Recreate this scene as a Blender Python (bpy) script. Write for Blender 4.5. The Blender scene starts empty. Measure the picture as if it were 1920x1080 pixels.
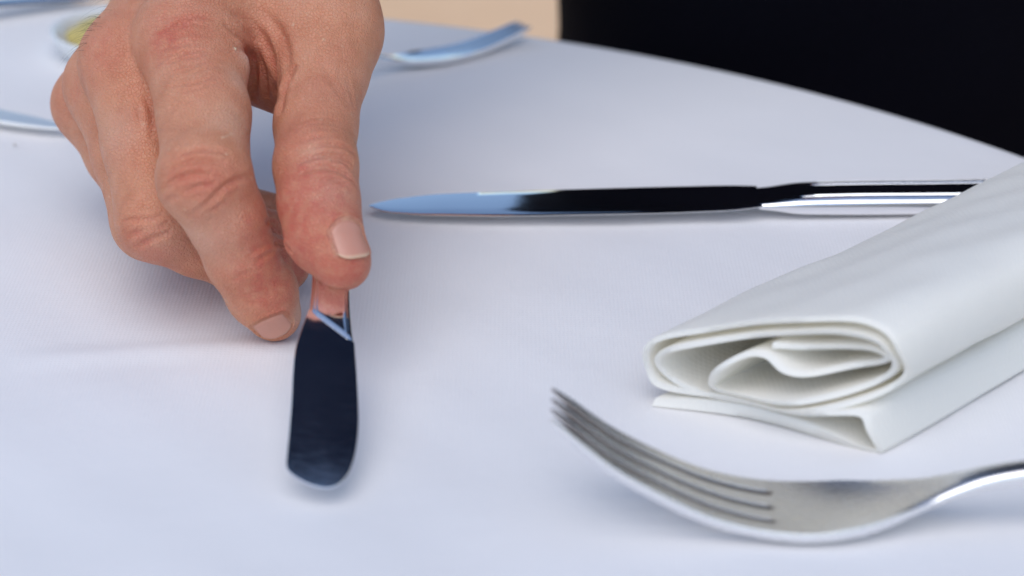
import bpy, bmesh, math, random
import numpy as np
from mathutils import Vector, Matrix
from mathutils.bvhtree import BVHTree
random.seed(4); rng = np.random.default_rng(4)
R = math.radians
SC = bpy.context.scene
COL = SC.collection

# ------------------------------------------------------------------ camera
DIST, PITCH, LENS = 0.62, R(24), 85.0          # table top is z = 0, the view centre is the origin
CAM = np.array([0, -DIST*math.cos(PITCH), DIST*math.sin(PITCH)])
FW = np.array([0, math.cos(PITCH), -math.sin(PITCH)])
UP = np.array([0, math.sin(PITCH), math.cos(PITCH)])
RT = np.array([1.0, 0, 0])
FPX = 1920*LENS/36
cd = bpy.data.cameras.new('camera'); cam = bpy.data.objects.new('camera', cd); COL.objects.link(cam)
cam.location = CAM; cam.rotation_euler = (math.pi/2 - PITCH, 0, 0)
cd.lens = LENS; cd.sensor_width = 36; cd.clip_start = 0.01; cd.clip_end = 500
cd.dof.use_dof = True; cd.dof.focus_distance = 0.605; cd.dof.aperture_fstop = 9.5; cd.dof.aperture_blades = 7
SC.camera = cam
# ------------------------------------------------------------------ sky, sun, exposure
SUN_EL, SUN_AZ = 58, -168      # azimuth from +y towards +x, degrees
w = bpy.data.worlds.new('World'); SC.world = w; w.use_nodes = True
nt = w.node_tree; bg = nt.nodes['Background']
sky = nt.nodes.new('ShaderNodeTexSky'); sky.sky_type = 'NISHITA'; sky.sun_disc = False
sky.sun_elevation = R(SUN_EL); sky.sun_rotation = R(SUN_AZ)
sky.air_density = 1.0; sky.dust_density = 0.8; sky.ozone_density = 1.0
nt.links.new(sky.outputs[0], bg.inputs[0]); bg.inputs[1].default_value = 0.13
sl = bpy.data.lights.new('sun', 'SUN'); sun = bpy.data.objects.new('sun', sl); COL.objects.link(sun)
sl.energy = 1.2; sl.angle = R(60); sl.color = (1.0, 0.975, 0.95)
sd = Vector((math.sin(R(SUN_AZ))*math.cos(R(SUN_EL)), math.cos(R(SUN_AZ))*math.cos(R(SUN_EL)), math.sin(R(SUN_EL))))
sun.rotation_euler = sd.to_track_quat('Z', 'Y').to_euler(); sun.location = sd*3
vs = SC.view_settings; vs.view_transform = 'Standard'; vs.look = 'None'; vs.gamma = 1; vs.use_curve_mapping = False
vs.exposure = 0.30
SC.cycles.diffuse_bounces = 8; SC.cycles.max_bounces = 14

# ------------------------------------------------------------------ helpers
def ray(x, y): return FW + UP*(540 - y)/FPX + RT*(x - 960)/FPX
def at(x, y, c): return CAM + ray(x, y)*c                       # point at camera depth c
def on(x, y, z=0.0):
    d = ray(x, y); return CAM + d*(z - CAM[2])/d[2]             # point at height z

def link(name, me, mat=None, parent=None, smooth=True, **props):
    o = bpy.data.objects.new(name, me); COL.objects.link(o)
    if mat: me.materials.append(mat)
    if parent: o.parent = parent
    if smooth: me.polygons.foreach_set('use_smooth', [True]*len(me.polygons))
    for k, v in props.items(): o[k] = v
    return o
def mesh(name, v, f):
    me = bpy.data.meshes.new(name); me.from_pydata([tuple(map(float, p)) for p in v], [], [tuple(map(int, q)) for q in f]); me.update()
    return me
def empty(name, loc=(0, 0, 0), rz=0.0, label=None, category=None, group=None):
    o = bpy.data.objects.new(name, None); COL.objects.link(o); o.location = loc; o.rotation_euler = (0, 0, rz)
    o.empty_display_size = 0.02
    if label: o['label'] = label
    if category: o['category'] = category
    if group: o['group'] = group
    return o
def loft(rings, cap0=True, cap1=True, closed=True):
    n = len(rings[0]); v = [p for r in rings for p in r]; f = []
    for i in range(len(rings)-1):
        for j in range(n if closed else n-1):
            k = (j+1) % n
            f.append((i*n+j, i*n+k, (i+1)*n+k, (i+1)*n+j))
    if cap0: f.append(tuple(range(n))[::-1])
    if cap1: f.append(tuple(range((len(rings)-1)*n, len(rings)*n)))
    return v, f
def sharp(o, ang=35):
    me = o.data; bm = bmesh.new(); bm.from_mesh(me)
    bmesh.ops.recalc_face_normals(bm, faces=bm.faces)
    for e in bm.edges:
        e.smooth = not (len(e.link_faces) == 2 and e.calc_face_angle(0) > R(ang))
    bm.to_mesh(me); bm.free(); return o
def interp(xs, ys, x):                                          # smooth monotone-ish interpolation
    xs = np.array(xs, float); ys = np.array(ys, float); x = np.asarray(x, float)
    m = np.gradient(ys, xs); i = np.clip(np.searchsorted(xs, x)-1, 0, len(xs)-2)
    h = xs[i+1]-xs[i]; t = np.clip((x-xs[i])/h, 0, 1)
    return (2*t**3-3*t**2+1)*ys[i]+(t**3-2*t**2+t)*h*m[i]+(-2*t**3+3*t**2)*ys[i+1]+(t**3-t**2)*h*m[i+1]
def catmull(pts, n=8, closed=False):
    P = [np.array(p, float) for p in pts]; out = []; N = len(P)
    for i in range(N if closed else N-1):
        if closed: a, b, c, d = P[i-1], P[i], P[(i+1) % N], P[(i+2) % N]
        else: a, b, c, d = P[max(i-1, 0)], P[i], P[i+1], P[min(i+2, N-1)]
        for k in range(n):
            t = k/n
            out.append(.5*((2*b)+(c-a)*t+(2*a-5*b+4*c-d)*t*t+(3*b-a-3*c+d)*t**3))
    if not closed: out.append(P[-1])
    return np.array(out)

# ------------------------------------------------------------------ materials
class Mat:
    def __init__(s, name):
        s.m = bpy.data.materials.new(name); s.m.use_nodes = True; s.t = s.m.node_tree; s.b = s.t.nodes['Principled BSDF']
    def n(s, ty, **kw):
        q = s.t.nodes.new(ty)
        for k, v in kw.items():
            if k in q.inputs.keys(): q.inputs[k].default_value = v
            else: setattr(q, k, v)
        return q
    def l(s, a, b): s.t.links.new(a, b)
    def set(s, **kw):
        for k, v in kw.items(): s.b.inputs[k.replace('_', ' ')].default_value = v
        return s
    def coords(s): return s.n('ShaderNodeTexCoord').outputs['Object']
    def ramp(s, fac, stops):
        r = s.n('ShaderNodeValToRGB'); s.l(fac, r.inputs[0]); e = r.color_ramp.elements
        e[0].position, e[0].color = stops[0]; e[1].position, e[1].color = stops[-1]
        for p, c in stops[1:-1]: q = e.new(p); q.color = c
        return r.outputs[0]
    def noise(s, vec, scale, detail=3, rough=.5):
        q = s.n('ShaderNodeTexNoise'); s.l(vec, q.inputs['Vector']); q.inputs['Scale'].default_value = scale
        q.inputs['Detail'].default_value = detail; q.inputs['Roughness'].default_value = rough; return q.outputs['Fac']
    def bump(s, h, dist, strength=1.0, prev=None):
        q = s.n('ShaderNodeBump'); s.l(h, q.inputs['Height']); q.inputs['Distance'].default_value = dist; q.inputs['Strength'].default_value = strength
        if prev is not None: s.l(prev, q.inputs['Normal'])
        return q.outputs['Normal']
def g(v, a=1): return (v, v, v, a)

def cloth_mat(name, col, thread, depth, sub=0.0, trans=0.0):
    m = Mat(name); m.set(Base_Color=(*col, 1), Roughness=.85, Specular_IOR_Level=.15)
    c = m.coords()
    n0 = m.noise(c, 9, 3); rc = m.ramp(n0, [(.3, (col[0]*.965, col[1]*.965, col[2]*.97, 1)), (.7, (*col, 1))]); m.l(rc, m.b.inputs['Base Color'])
    ws = []
    for d in ('X', 'Y'):
        q = m.n('ShaderNodeTexWave', wave_type='BANDS', bands_direction=d); m.l(c, q.inputs['Vector'])
        q.inputs['Scale'].default_value = 1/thread/6.2832*2*math.pi/20*3.14; q.inputs['Distortion'].default_value = 1.2; q.inputs['Detail'].default_value = 2; q.inputs['Detail Scale'].default_value = .6
        ws.append(q.outputs['Fac'])
    mx = m.n('ShaderNodeMath', operation='MULTIPLY'); m.l(ws[0], mx.inputs[0]); m.l(ws[1], mx.inputs[1])
    b = m.bump(mx.outputs[0], depth)
    b = m.bump(m.noise(c, 420, 2), depth*.8, 1, b)
    b = m.bump(m.noise(c, 28, 4, .55), .0007, 1, b)
    m.l(b, m.b.inputs['Normal'])
    if 'Sheen Weight' in m.b.inputs: m.b.inputs['Sheen Weight'].default_value = .12
    if trans:                                                    # thin linen lets some light through
        tb = m.n('ShaderNodeBsdfTranslucent'); tb.inputs['Color'].default_value = (1.0, .95, .82, 1); m.l(b, tb.inputs['Normal'])
        mx2 = m.n('ShaderNodeMixShader'); mx2.inputs[0].default_value = trans; m.l(m.b.outputs[0], mx2.inputs[1]); m.l(tb.outputs[0], mx2.inputs[2])
        m.l(mx2.outputs[0], m.t.nodes['Material Output'].inputs[0])
    return m.m
M_CLOTH = cloth_mat('white table linen', (.85, .83, .82), .0005, .00005)
M_NAPKIN = cloth_mat('white napkin linen', (.97, .955, .905), .0006, .00006, 0, .25)

def steel(name, rough, col=(.80, .80, .81), vary=1.0):
    m = Mat(name); m.set(Base_Color=(*col, 1), Metallic=1.0, Roughness=rough)
    c = m.coords()
    mp = m.n('ShaderNodeMapping'); m.l(c, mp.inputs[0]); mp.inputs['Scale'].default_value = (1, 6, 6)
    n = m.noise(mp.outputs[0], 160, 4, .7)
    r = m.ramp(n, [(.35, g(rough*(1-.2*vary))), (.75, g(rough*(1+.9*vary)))]); m.l(r, m.b.inputs['Roughness'])
    m.l(m.bump(m.noise(c, 90, 2), .00002, .5), m.b.inputs['Normal'])
    return m.m
M_STEEL = steel('polished stainless steel', .065, (.92, .92, .93))
M_FORK = steel('worn silver plate', .27, (.93, .92, .915), .15)
M_SATIN = steel('satin steel', .55, (.97, .96, .93), .1)

M_TARNISH_SHADE = steel('tarnish and slot shade', .5, (.30, .26, .24), .2)  # brown tarnish tone, kept dark to paint in the shade between tines

def skin_mat():
    m = Mat('skin'); c = m.coords()
    at_ = m.n('ShaderNodeAttribute', attribute_name='tone'); sp = m.n('ShaderNodeSeparateColor'); m.l(at_.outputs['Color'], sp.inputs[0])
    base = m.ramp(m.noise(c, 130, 4, .6), [(.25, (.55, .215, .115, 1)), (.5, (.64, .28, .16, 1)), (.78, (.68, .335, .21, 1))])
    def mix(fac, a, b):
        q = m.n('ShaderNodeMix', data_type='RGBA'); m.l(fac, q.inputs[0]); m.l(a, q.inputs[6])
        if isinstance(b, tuple): q.inputs[7].default_value = b
        else: m.l(b, q.inputs[7])
        return q.outputs[2]
    blot = m.ramp(m.noise(c, 45, 3, .6), [(.45, g(0)), (.75, g(.45))])
    col = mix(blot, base, (.56, .20, .13, 1))
    fl = m.n('ShaderNodeMath', operation='MULTIPLY'); m.l(sp.outputs[0], fl.inputs[0]); m.l(m.ramp(m.noise(c, 330, 4, .7), [(.3, g(.25)), (.66, g(1))]), fl.inputs[1])
    col = mix(fl.outputs[0], col, (.54, .13, .085, 1))        # flushed knuckles
    col = mix(sp.outputs[1], col, (.74, .55, .42, 1))          # pale stretched skin
    col = mix(sp.outputs[2], col, (.80, .68, .48, 1))          # dry flakes
    m.l(col, m.b.inputs['Base Color'])
    m.set(Roughness=.5, Specular_IOR_Level=.38, Subsurface_Weight=.35, Subsurface_Radius=(1, .32, .18), Subsurface_Scale=.0026)
    v = m.n('ShaderNodeTexVoronoi', feature='DISTANCE_TO_EDGE'); m.l(c, v.inputs['Vector']); v.inputs['Scale'].default_value = 1100
    vr = m.ramp(v.outputs[0], [(0, g(0)), (.16, g(1))])
    b = m.bump(vr, .00017, .8)
    b = m.bump(m.noise(c, 420, 4, .65), .0003, .9, b)
    b = m.bump(m.noise(c, 120, 3), .0007, .6, b)
    m.l(b, m.b.inputs['Normal'])
    m.l(m.ramp(m.noise(c, 300, 2), [(.3, g(.42)), (.7, g(.6))]), m.b.inputs['Roughness'])
    return m.m
M_SKIN = skin_mat()
def nail_mat():
    m = Mat('fingernail'); c = m.coords()
    a = m.n('ShaderNodeAttribute', attribute_name='tone'); sp = m.n('ShaderNodeSeparateColor'); m.l(a.outputs['Color'], sp.inputs[0])
    q = m.n('ShaderNodeMix', data_type='RGBA'); m.l(sp.outputs[0], q.inputs[0])
    q.inputs[6].default_value = (.62, .28, .20, 1); q.inputs[7].default_value = (.72, .50, .33, 1)
    m.l(q.outputs[2], m.b.inputs['Base Color'])
    m.set(Roughness=.33, Specular_IOR_Level=.5, Subsurface_Weight=.25, Subsurface_Radius=(1, .4, .3), Subsurface_Scale=.002)
    m.l(m.bump(m.noise(c, 500, 3), .00008), m.b.inputs['Normal'])
    return m.m
M_NAIL = nail_mat()
def flat(name, col, rough=.6, bump=None, **kw):
    m = Mat(name); m.set(Base_Color=(*col, 1), Roughness=rough, **kw)
    if bump:
        c = m.coords(); n = m.noise(c, bump[0], 4); m.l(m.bump(n, bump[1]), m.b.inputs['Normal'])
        m.l(m.ramp(n, [(.3, (*[x*.8 for x in col], 1)), (.7, (*col, 1))]), m.b.inputs['Base Color'])
    return m.m
M_BLACK = flat('black cotton', (.003, .003, .006), .95, (700, .0002), Specular_IOR_Level=.05)
M_NAVY = flat('navy black shirt cotton', (.003, .007, .022), .95, (700, .0002), Specular_IOR_Level=.05)
M_HAIR = flat('dark hair', (.03, .02, .015), .5)
M_BUTTER = flat('butter', (.72, .56, .16), .45, (160, .0006))
M_DISH = flat('pale glazed china', (.78, .80, .80), .12)
M_CRUMB = flat('bread crumb', (.58, .52, .46), .8)
M_WOOD = flat('brown wood', (.18, .10, .05), .6, (60, .001))
def ground_mat():
    m = Mat('pale sandy paving'); c = m.coords()
    n = m.noise(c, 2.2, 6, .65); m.l(m.ramp(n, [(.3, (.80, .50, .28, 1)), (.7, (.90, .60, .36, 1))]), m.b.inputs['Base Color'])
    m.set(Roughness=.9); m.l(m.bump(m.noise(c, 90, 4), .004), m.b.inputs['Normal']); return m.m
M_GROUND = ground_mat()

# ------------------------------------------------------------------ ground
GZ = -0.75
bm = bmesh.new(); bmesh.ops.create_grid(bm, x_segments=40, y_segments=40, size=200)
for v in bm.verts: v.co.z = GZ
me = bpy.data.meshes.new('ground'); bm.to_mesh(me); bm.free()
link('ground', me, M_GROUND, kind='structure')

# ------------------------------------------------------------------ table and cloth
TC = np.array([-0.1635, -0.1535]); TR = 0.4058
def undul(x, y):
    return 0.7*(.00035*np.sin(x*41+y*23+1)+.0003*np.sin(-x*29+y*57+2.1)+.00022*np.sin(x*97-y*71)+.00015*np.sin(x*160+y*140+.4))
def fold_line(x, y, a, b, h, wd):                                # pressed crease in the linen between a and b
    a = np.array(a[:2]); b = np.array(b[:2]); d = b-a; L = np.hypot(*d); d /= L
    t = (x-a[0])*d[0]+(y-a[1])*d[1]; s = -(x-a[0])*d[1]+(y-a[1])*d[0]
    return h*np.exp(-(s/wd)**2)*np.clip(np.minimum(t, L-t)/.02+1, 0, 1)
def cloth_z(x, y):
    z = undul(x, y)*np.clip((TR-.02-np.hypot(x-TC[0], y-TC[1]))/.08, 0, 1)-.0012
    z = z+fold_line(x, y, on(150, 668), on(520, 648), .0011, .0045)
    return z
def build_cloth():
    rs = list(np.linspace(0, TR-.008, 150)); NS = 420
    prof = [(r, None) for r in rs]
    for k in range(1, 7):
        a = k/6*math.pi/2; prof.append((TR-.008+.006*math.sin(a), -.008*(1-math.cos(a))))
    for k in range(1, 21): prof.append((TR-.002+.004*k/20, -.008-.30*k/20))
    v = []; th = np.arange(NS)/NS*2*math.pi
    rings = []
    for r, z in prof:
        rr = np.full(NS, r); zz = np.zeros(NS) if z is None else np.full(NS, z)
        if z is not None and z < -.008:
            q = (-z-.008)/.30
            rr = rr + q*(.018*np.sin(th*23)+.012*np.sin(th*37+1)) + q*.02
        x = TC[0]+rr*np.cos(th); y = TC[1]+rr*np.sin(th)
        fade = 1 if z is None else max(0, 1+z/.02)
        zz = zz+cloth_z(x, y)*fade
        rings.append(np.c_[x, y, zz])
    v, f = loft(rings, cap0=False, cap1=False)
    o = link('tablecloth', mesh('tablecloth', v, f), M_CLOTH, label='white linen cloth covering the round table', category='tablecloth')
    so = o.modifiers.new('thickness', 'SOLIDIFY'); so.thickness = .0009; so.offset = -1
build_cloth()
t = empty('round_table', (TC[0], TC[1], GZ), label='small round table hidden under the white cloth', category='table')
def turned(name, prof, mat, parent, n=48):
    rings = [[(r*math.cos(2*math.pi*k/n), r*math.sin(2*math.pi*k/n), z) for k in range(n)] for r, z in prof]
    v, f = loft(rings); return sharp(link(name, mesh(name, v, f), mat, parent))
turned('tabletop', [(.39, .72), (.396, .724), (.396, .742), (.392, .7465)], M_WOOD, t, 96)
turned('pedestal', [(.05, .02), (.035, .06), (.03, .4), (.035, .66), (.09, .72)], M_WOOD, t)
turned('base', [(.24, .0), (.24, .012), (.06, .03), (.03, .03)], M_WOOD, t)

# ------------------------------------------------------------------ cutlery
def fork_parts(root, zk, mat, gaps=.0019):
    S = [0, .0115, .0225, .0335, .045, .056, .067, .078, .089, .100, .120, .150, .180, .205]
    Zc = lambda s: interp(S, zk, s)
    def frame(s):
        e = 5e-4; dz = (Zc(s+e)-Zc(s-e))/(2*e); L = math.hypot(1, dz)
        return np.array([s, 0, Zc(s)]), np.array([-dz/L, 0, 1/L])
    halfw = lambda s: interp([0, .02, .046, .055, .063, .071, .079, .087, .100, .125, .17, .195, .205], np.array([.0086, .0098, .0112, .0114, .0105, .0082, .0056, .0038, .0030, .0036, .0072, .0085, .0020]), s)
    # tines and head share one cross section, so the tines run on into the head
    root_s = .046; tw = (2-3*gaps/halfw(root_s))/4; gw = gaps/halfw(root_s)          # widths as fractions of the half width
    thick = lambda s: interp([0, .004, .012, .046, .07, .086], [.0004, .0007, .0009, .0010, .0012, .0016], s)
    dishf = lambda s: .0012*np.clip(1-np.abs(s-.062)/.03, 0, 1)
    def lay(s, q, z):                                            # point at s, fraction q of the half width, z in half thicknesses
        m_ = np.clip((s-.064)/.022, 0, 1); m_ = m_*m_*(3-2*m_); rnd = max(0, 1-min(1, abs(q))**(2/.7))**.4      # flat bowl rounds off into the neck
        p, nn = frame(s); return p+np.array([0, q*halfw(s), 0])+nn*(z*thick(s)*(1-m_+m_*rnd)+dishf(s)*q*q)
    starts = [-1+i_*(tw+gw) for i_ in range(4)]
    for i_ in range(4):
        rings = []; q0 = starts[i_]; qc = q0+tw/2
        for s in np.concatenate([np.linspace(.0004, .008, 8), np.linspace(.0105, root_s, 18)]):
            tip = min(1, s/.0045)**.5; fr = (.80+.20*min(1, s/root_s))*(.55+.45*min(1, s/.012))*tip
            if s > root_s-1e-6: fr = 1
            rings.append([lay(s, qc+e_*tw/2*fr, z_*(.4+.6*tip)) for e_, z_ in ((1, -.75), (1, .9), (.965, 1), (.45, 1), (0, 1), (-.45, 1), (-.965, 1), (-1, .9), (-1, -.75), (-.9, -1), (0, -1), (.9, -1))])
        v, f = loft(rings, True, False); o = sharp(link('tine', mesh('tine', v, f), mat, root), 40)
        o.data.materials.append(M_TARNISH_SHADE)                       # slot walls: tarnish brown, with the narrow gaps' shade put into the colour
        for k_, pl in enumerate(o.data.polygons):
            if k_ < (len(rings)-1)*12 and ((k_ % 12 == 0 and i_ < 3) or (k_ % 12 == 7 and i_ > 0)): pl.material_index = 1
    cols = []
    for i_ in range(4):
        cols += [(starts[i_]+tw*(e_+1)/2, 0.0) for e_ in (-1, -.965, -.45, 0, .45, .965, 1)]
        if i_ < 3: cols += [(starts[i_]+tw+gw*t_, gaps*.75*math.sqrt(max(0, 1-(2*t_-1)**2))) for t_ in (.15, .35, .5, .65, .85)]
    nr = 26; nc = len(cols); vt = []; vb = []
    for r_ in range(nr+1):
        for k_, (q, d0) in enumerate(cols):
            s = root_s+d0+(.0862-root_s-d0)*r_/nr
            ez = .9 if k_ in (0, nc-1) else 1.0
            vt.append(lay(s, q, ez)); vb.append(lay(s, q, -ez))
    f = []; N_ = len(vt)
    for r_ in range(nr):
        for k_ in range(nc-1):
            a_ = r_*nc+k_; f.append((a_, a_+1, a_+nc+1, a_+nc)); f.append((N_+a_, N_+a_+nc, N_+a_+nc+1, N_+a_+1))
        for k_ in (0, nc-1): a_ = r_*nc+k_; f.append((a_, a_+nc, N_+a_+nc, N_+a_))
    for k_ in range(nc-1):
        if cols[k_][1] > 0 or cols[k_+1][1] > 0: f.append((k_, N_+k_, N_+k_+1, k_+1))
    o = sharp(link('head', mesh('head', vt+vb, f), mat, root), 40); o.data.materials.append(M_TARNISH_SHADE)
    for pl in list(o.data.polygons)[nr*(nc-1)*2+2*nr:]: pl.material_index = 1  # slot ends carry the same painted-in shade
    def section(s, hw, th, rim, dish, n=28):
        p, nn = frame(s); ring = []
        for k in range(n):
            a = 2*math.pi*k/n; ca, sa = math.cos(a), math.sin(a)
            y = math.copysign(abs(ca)**.7, ca)*hw; z = math.copysign(abs(sa)**.8, sa)*th
            q = abs(y)/hw if hw else 0
            z += dish*(q*q)
            if sa > 0: z += rim*math.exp(-((q-.80)/.10)**2)*hw/.006
            ring.append(p+np.array([0, y, 0])+nn*z)
        return ring
    rings = [section(s, halfw(s), interp([.086, .1, .13, .2], [.0016, .0021, .0017, .0014], s), .00055*min(1, max(0, (s-.0855)/.014)), 0) for s in np.linspace(.0855, .2045, 50)]
    v, f = loft(rings); sharp(link('handle', mesh('handle', v, f), mat, root), 60)

def knife_blade(L, wfun, thick, spine_curve, zfun, n=46):
    """flat blade along +x from the tip at x=0; cutting side -y"""
    rings = []
    for s in np.linspace(0, 1, n)**1.6*L:
        a, b = wfun(s)                                          # far edge y, near edge y
        m = .5*(a+b); hw = max(.5*(a-b), .0002); z = zfun(s); ring = []
        for yy, zz in [(-1, .12), (-.96, .32), (-.85, .6), (-.4, .95), (.6, 1), (.95, .95), (1, .6), (1, -.6), (.95, -.95), (.6, -1), (-.4, -.95), (-.85, -.6), (-.96, -.32), (-1, -.12)]:
            tt = thick*(min(1, .35+s/.03))
            ring.append((s, m+hw*yy, z+tt*.5*zz))
        rings.append(ring)
    return loft(rings)
def knife_handle(x0, L, prof, z0, z1, thread=True, n=40):
    """prof(s): half width, half height of the handle s metres behind x0"""
    rings = []
    for s in np.concatenate([np.linspace(0, .02, 12), np.linspace(.022, L, n)]):
        hw, hh = prof(s); k = min(1, max(0, (s-.006)/.012)) if thread else 0
        zc = z0+(z1-z0)*s/L; ring = []
        half = [(0, 1.0), (.25, 1.0), (.42, 1.0), (.47, 1.0-.05*k), (.53, 1.0+.12*k), (.60, 1.0+.12*k), (.645, .97-.08*k), (.69, .95+.09*k), (.76, .93+.08*k), (.81, .86), (.90, .74), (.97, .50), (1.0, .1), (1.0, -.45), (.96, -.8), (.87, -1), (.5, -1), (.2, -1)]
        pts = half+[(-a, b) for a, b in half[::-1]][:-1]
        for a, b in pts: ring.append((x0+s, -a*hw, zc+b*hh))
        rings.append(ring)
    # close the rounded end
    for q in (.96, .8, .5):
        last = rings[-1]; c = np.mean(np.array(rings[-1]), axis=0)
        rings.append([tuple(c+(np.array(p)-c)*q+np.array([.0012, 0, 0])) for p in last])
    return loft(rings)

# dinner knife lying flat beyond the hand
a = on(692, 387, .0026); b = on(1410, 370, .0039); kr = math.atan2(b[1]-a[1], b[0]-a[0])
KNIFE_LABEL = 'steel dinner knife lying behind the folded napkin, blade pointing left'
def dinner_knife(loc, rz, label, tilt=0.0, mat=None):
    mat = mat or M_STEEL
    t = empty('dinner_knife', loc, rz, label, 'knife')
    t.rotation_euler = (tilt, 0, rz)
    wf = lambda s: (interp([0, .004, .012, .03, .06, .09, .101, .1075], [.0004, .0030, .0055, .0072, .0080, .0082, .0080, .0072], s), -interp([0, .003, .010, .025, .06, .09, .101, .1075], [.0004, .0034, .0062, .0085, .0098, .0096, .0088, .0070], s))
    v, f = knife_blade(.1075, wf, .0014, 0, lambda s: .0026+.012*s)
    sharp(link('blade', mesh('blade', v, f), mat, t), 30)
    pr = lambda s: (interp([0, .004, .010, .02, .05, .10, .12], [.0066, .0068, .0074, .0076, .0078, .0088, .0092], s), interp([0, .004, .010, .02, .05, .10, .12], [.0010, .0014, .0022, .0025, .0026, .0028, .0028], s))
    v, f = knife_handle(.1067, .118, pr, .0036, .0032)
    sharp(link('handle', mesh('handle', v, f), mat, t), 50)
    return t
dinner_knife((a[0], a[1], .0), kr, KNIFE_LABEL)

# big fork in the right foreground
ft = on(1527, 977); frz = R(-1.5)
ZK = np.array([26.0, 16, 9.3, 4.2, 1.1, .2, 1.5, 5.0, 9.0, 11.0, 11.8, 8.5, 4.5, 2.0])*1e-3+.0012
o_f = np.array([ft[0], ft[1]])-.056*np.array([math.cos(frz), math.sin(frz)])
fk = empty('dinner_fork', (o_f[0], o_f[1], 0), frz, 'silver dinner fork with upturned tines in front of the napkin', 'fork')
fork_parts(fk, ZK, M_FORK)
# smaller fork beyond the hand, near the table edge
c0 = on(700, 142); c1 = on(985, 78); rz = math.atan2(c1[1]-c0[1], c1[0]-c0[0])+math.pi
ZB = np.array([6.5, 4.0, 2.2, 1.0, .3, .2, 1.0, 3.0, 6.0, 8.2, 9.0, 7.0, 4.0, 2.0])*1e-3+.0012
fb = empty('dessert_fork', (c1[0], c1[1], 0), rz, 'blurred fork beyond the hand, near the far table edge', 'fork')
fb.scale = (.66, .52, .8)
fork_parts(fb, ZB, M_STEEL, .0010)
# knife at the left edge of the picture, its tip pointing right
p0 = on(131, 257); p1 = on(0, 236)
rz = math.atan2(p1[1]-p0[1], p1[0]-p0[0])
dinner_knife((p0[0], p0[1], 0), rz, 'blurred table knife at the left edge, its tip near the little finger', R(0), M_SATIN).scale = (1, .62, 1)
# another handle, far left near the table edge
p0 = on(-40, 38); p1 = on(200, 1); rz = math.atan2(p1[1]-p0[1], p1[0]-p0[0])
sp = empty('table_spoon', (p1[0], p1[1], 0), rz+math.pi, 'blurred steel handle in the far left corner of the table', 'spoon')
hw_ = lambda s: interp([0, .01, .03, .07, .12, .135, .14], [.0022, .0042, .0050, .0036, .0028, .0026, .0024], s)
rings = []
for s in np.linspace(0, .14, 40):
    z = interp([0, .05, .11, .14], [.002, .006, .0115, .0085], s); r_ = []
    for k in range(16):
        an = 2*math.pi*k/16; r_.append((s, math.cos(an)*hw_(s), z+math.sin(an)*.0013))
    rings.append(r_)
v, f = loft(rings); sharp(link('handle', mesh('handle', v, f), M_STEEL, sp), 60)
rings = []
for k, s in enumerate(np.linspace(0, 1, 16)):
    x = .138+.055*s; hw2 = .0026+.016*math.sin(math.pi*min(.97, s*.93+.04))**.7; r_ = []
    for j in range(13):
        q = -1+2*j/12; r_.append((x, q*hw2, .0085*(1-s)**2+.0012+.006*(q*q)*math.sin(math.pi*min(1, s+.05))+.0055*s*s))
    rings.append(r_)
v, f = loft(rings, False, False, False); o = link('bowl', mesh('bowl', v, f), M_STEEL, sp)
so = o.modifiers.new('thickness', 'SOLIDIFY'); so.thickness = .001

# ------------------------------------------------------------------ butter knife held in the hand
NK = on(620, 596, .0195); TP = on(604, 900, .0052)
ax = NK-TP; BL = np.linalg.norm(ax); ax /= BL                     # from the tip towards the handle
roll = R(9)
side = np.cross(ax, [0, 0, 1]); side /= np.linalg.norm(side)       # to the right in the picture
nrm = np.cross(side, ax)
nrm = nrm*math.cos(roll)+side*math.sin(roll); side = np.cross(ax, nrm); side /= np.linalg.norm(side)
def on_blade(x, y):
    d = ray(x, y); tt = np.dot(TP-CAM, nrm)/np.dot(d, nrm); q = CAM+d*tt-TP
    return np.dot(q, ax), np.dot(q, side)
outline = [(579, 582), (566, 618), (554, 655), (549, 700), (546, 760), (541, 820), (536, 872), (541, 886), (562, 902), (590, 914), (616, 917), (638, 908), (656, 884), (667, 846), (672, 800), (671, 752), (668, 700), (664, 645), (655, 622), (630, 600), (604, 585)]
OL = np.array([on_blade(*p) for p in outline])
def bpt(s, w_, h=0.0): return TP+ax*s+side*w_+nrm*h
bk = empty('butter_knife', tuple(TP), 0, 'small steel butter knife held between thumb and forefinger', 'knife')
def local(pts): return [np.array(p)-TP for p in pts]
dense = catmull(OL[[0,1,2,3,4,5]], 6).tolist()+catmull(OL[6:18], 6).tolist()
# bevelled shoulder (the blade's end next to the neck) is a sloping face down from the bolster
blade_poly = np.array(dense)
cen = blade_poly.mean(axis=0)
th = .0010
def shrink(P, d):
    c = P.mean(axis=0); out = []
    n = len(P)
    for i in range(n):
        e = P[(i+1) % n]-P[i-1]; nn = np.array([-e[1], e[0]]); nn /= (np.linalg.norm(nn)+1e-12)
        if np.dot(nn, c-P[i]) < 0: nn = -nn
        out.append(P[i]+nn*d)
    return np.array(out)
inner = shrink(blade_poly, .00007)
wsh = np.array([0.0 if k < 30 else min(1, (k-29)/8) for k in range(len(blade_poly))])[:, None]   # spine stays thick, the edge is ground thin
under = blade_poly+(shrink(blade_poly, .0016)-blade_poly)*wsh
rings = [[bpt(*p, h=-th/2) for p in under], [bpt(*p, h=th*(.15*w0-.35*(1-w0))) for p, w0 in zip(blade_poly, wsh[:, 0])], [bpt(*p, h=th*.42) for p in blade_poly], [bpt(*p, h=th/2) for p in inner]]
v, f = loft(rings); sharp(link('blade', mesh('blade', local(v), f), M_STEEL, bk), 25)
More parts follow.
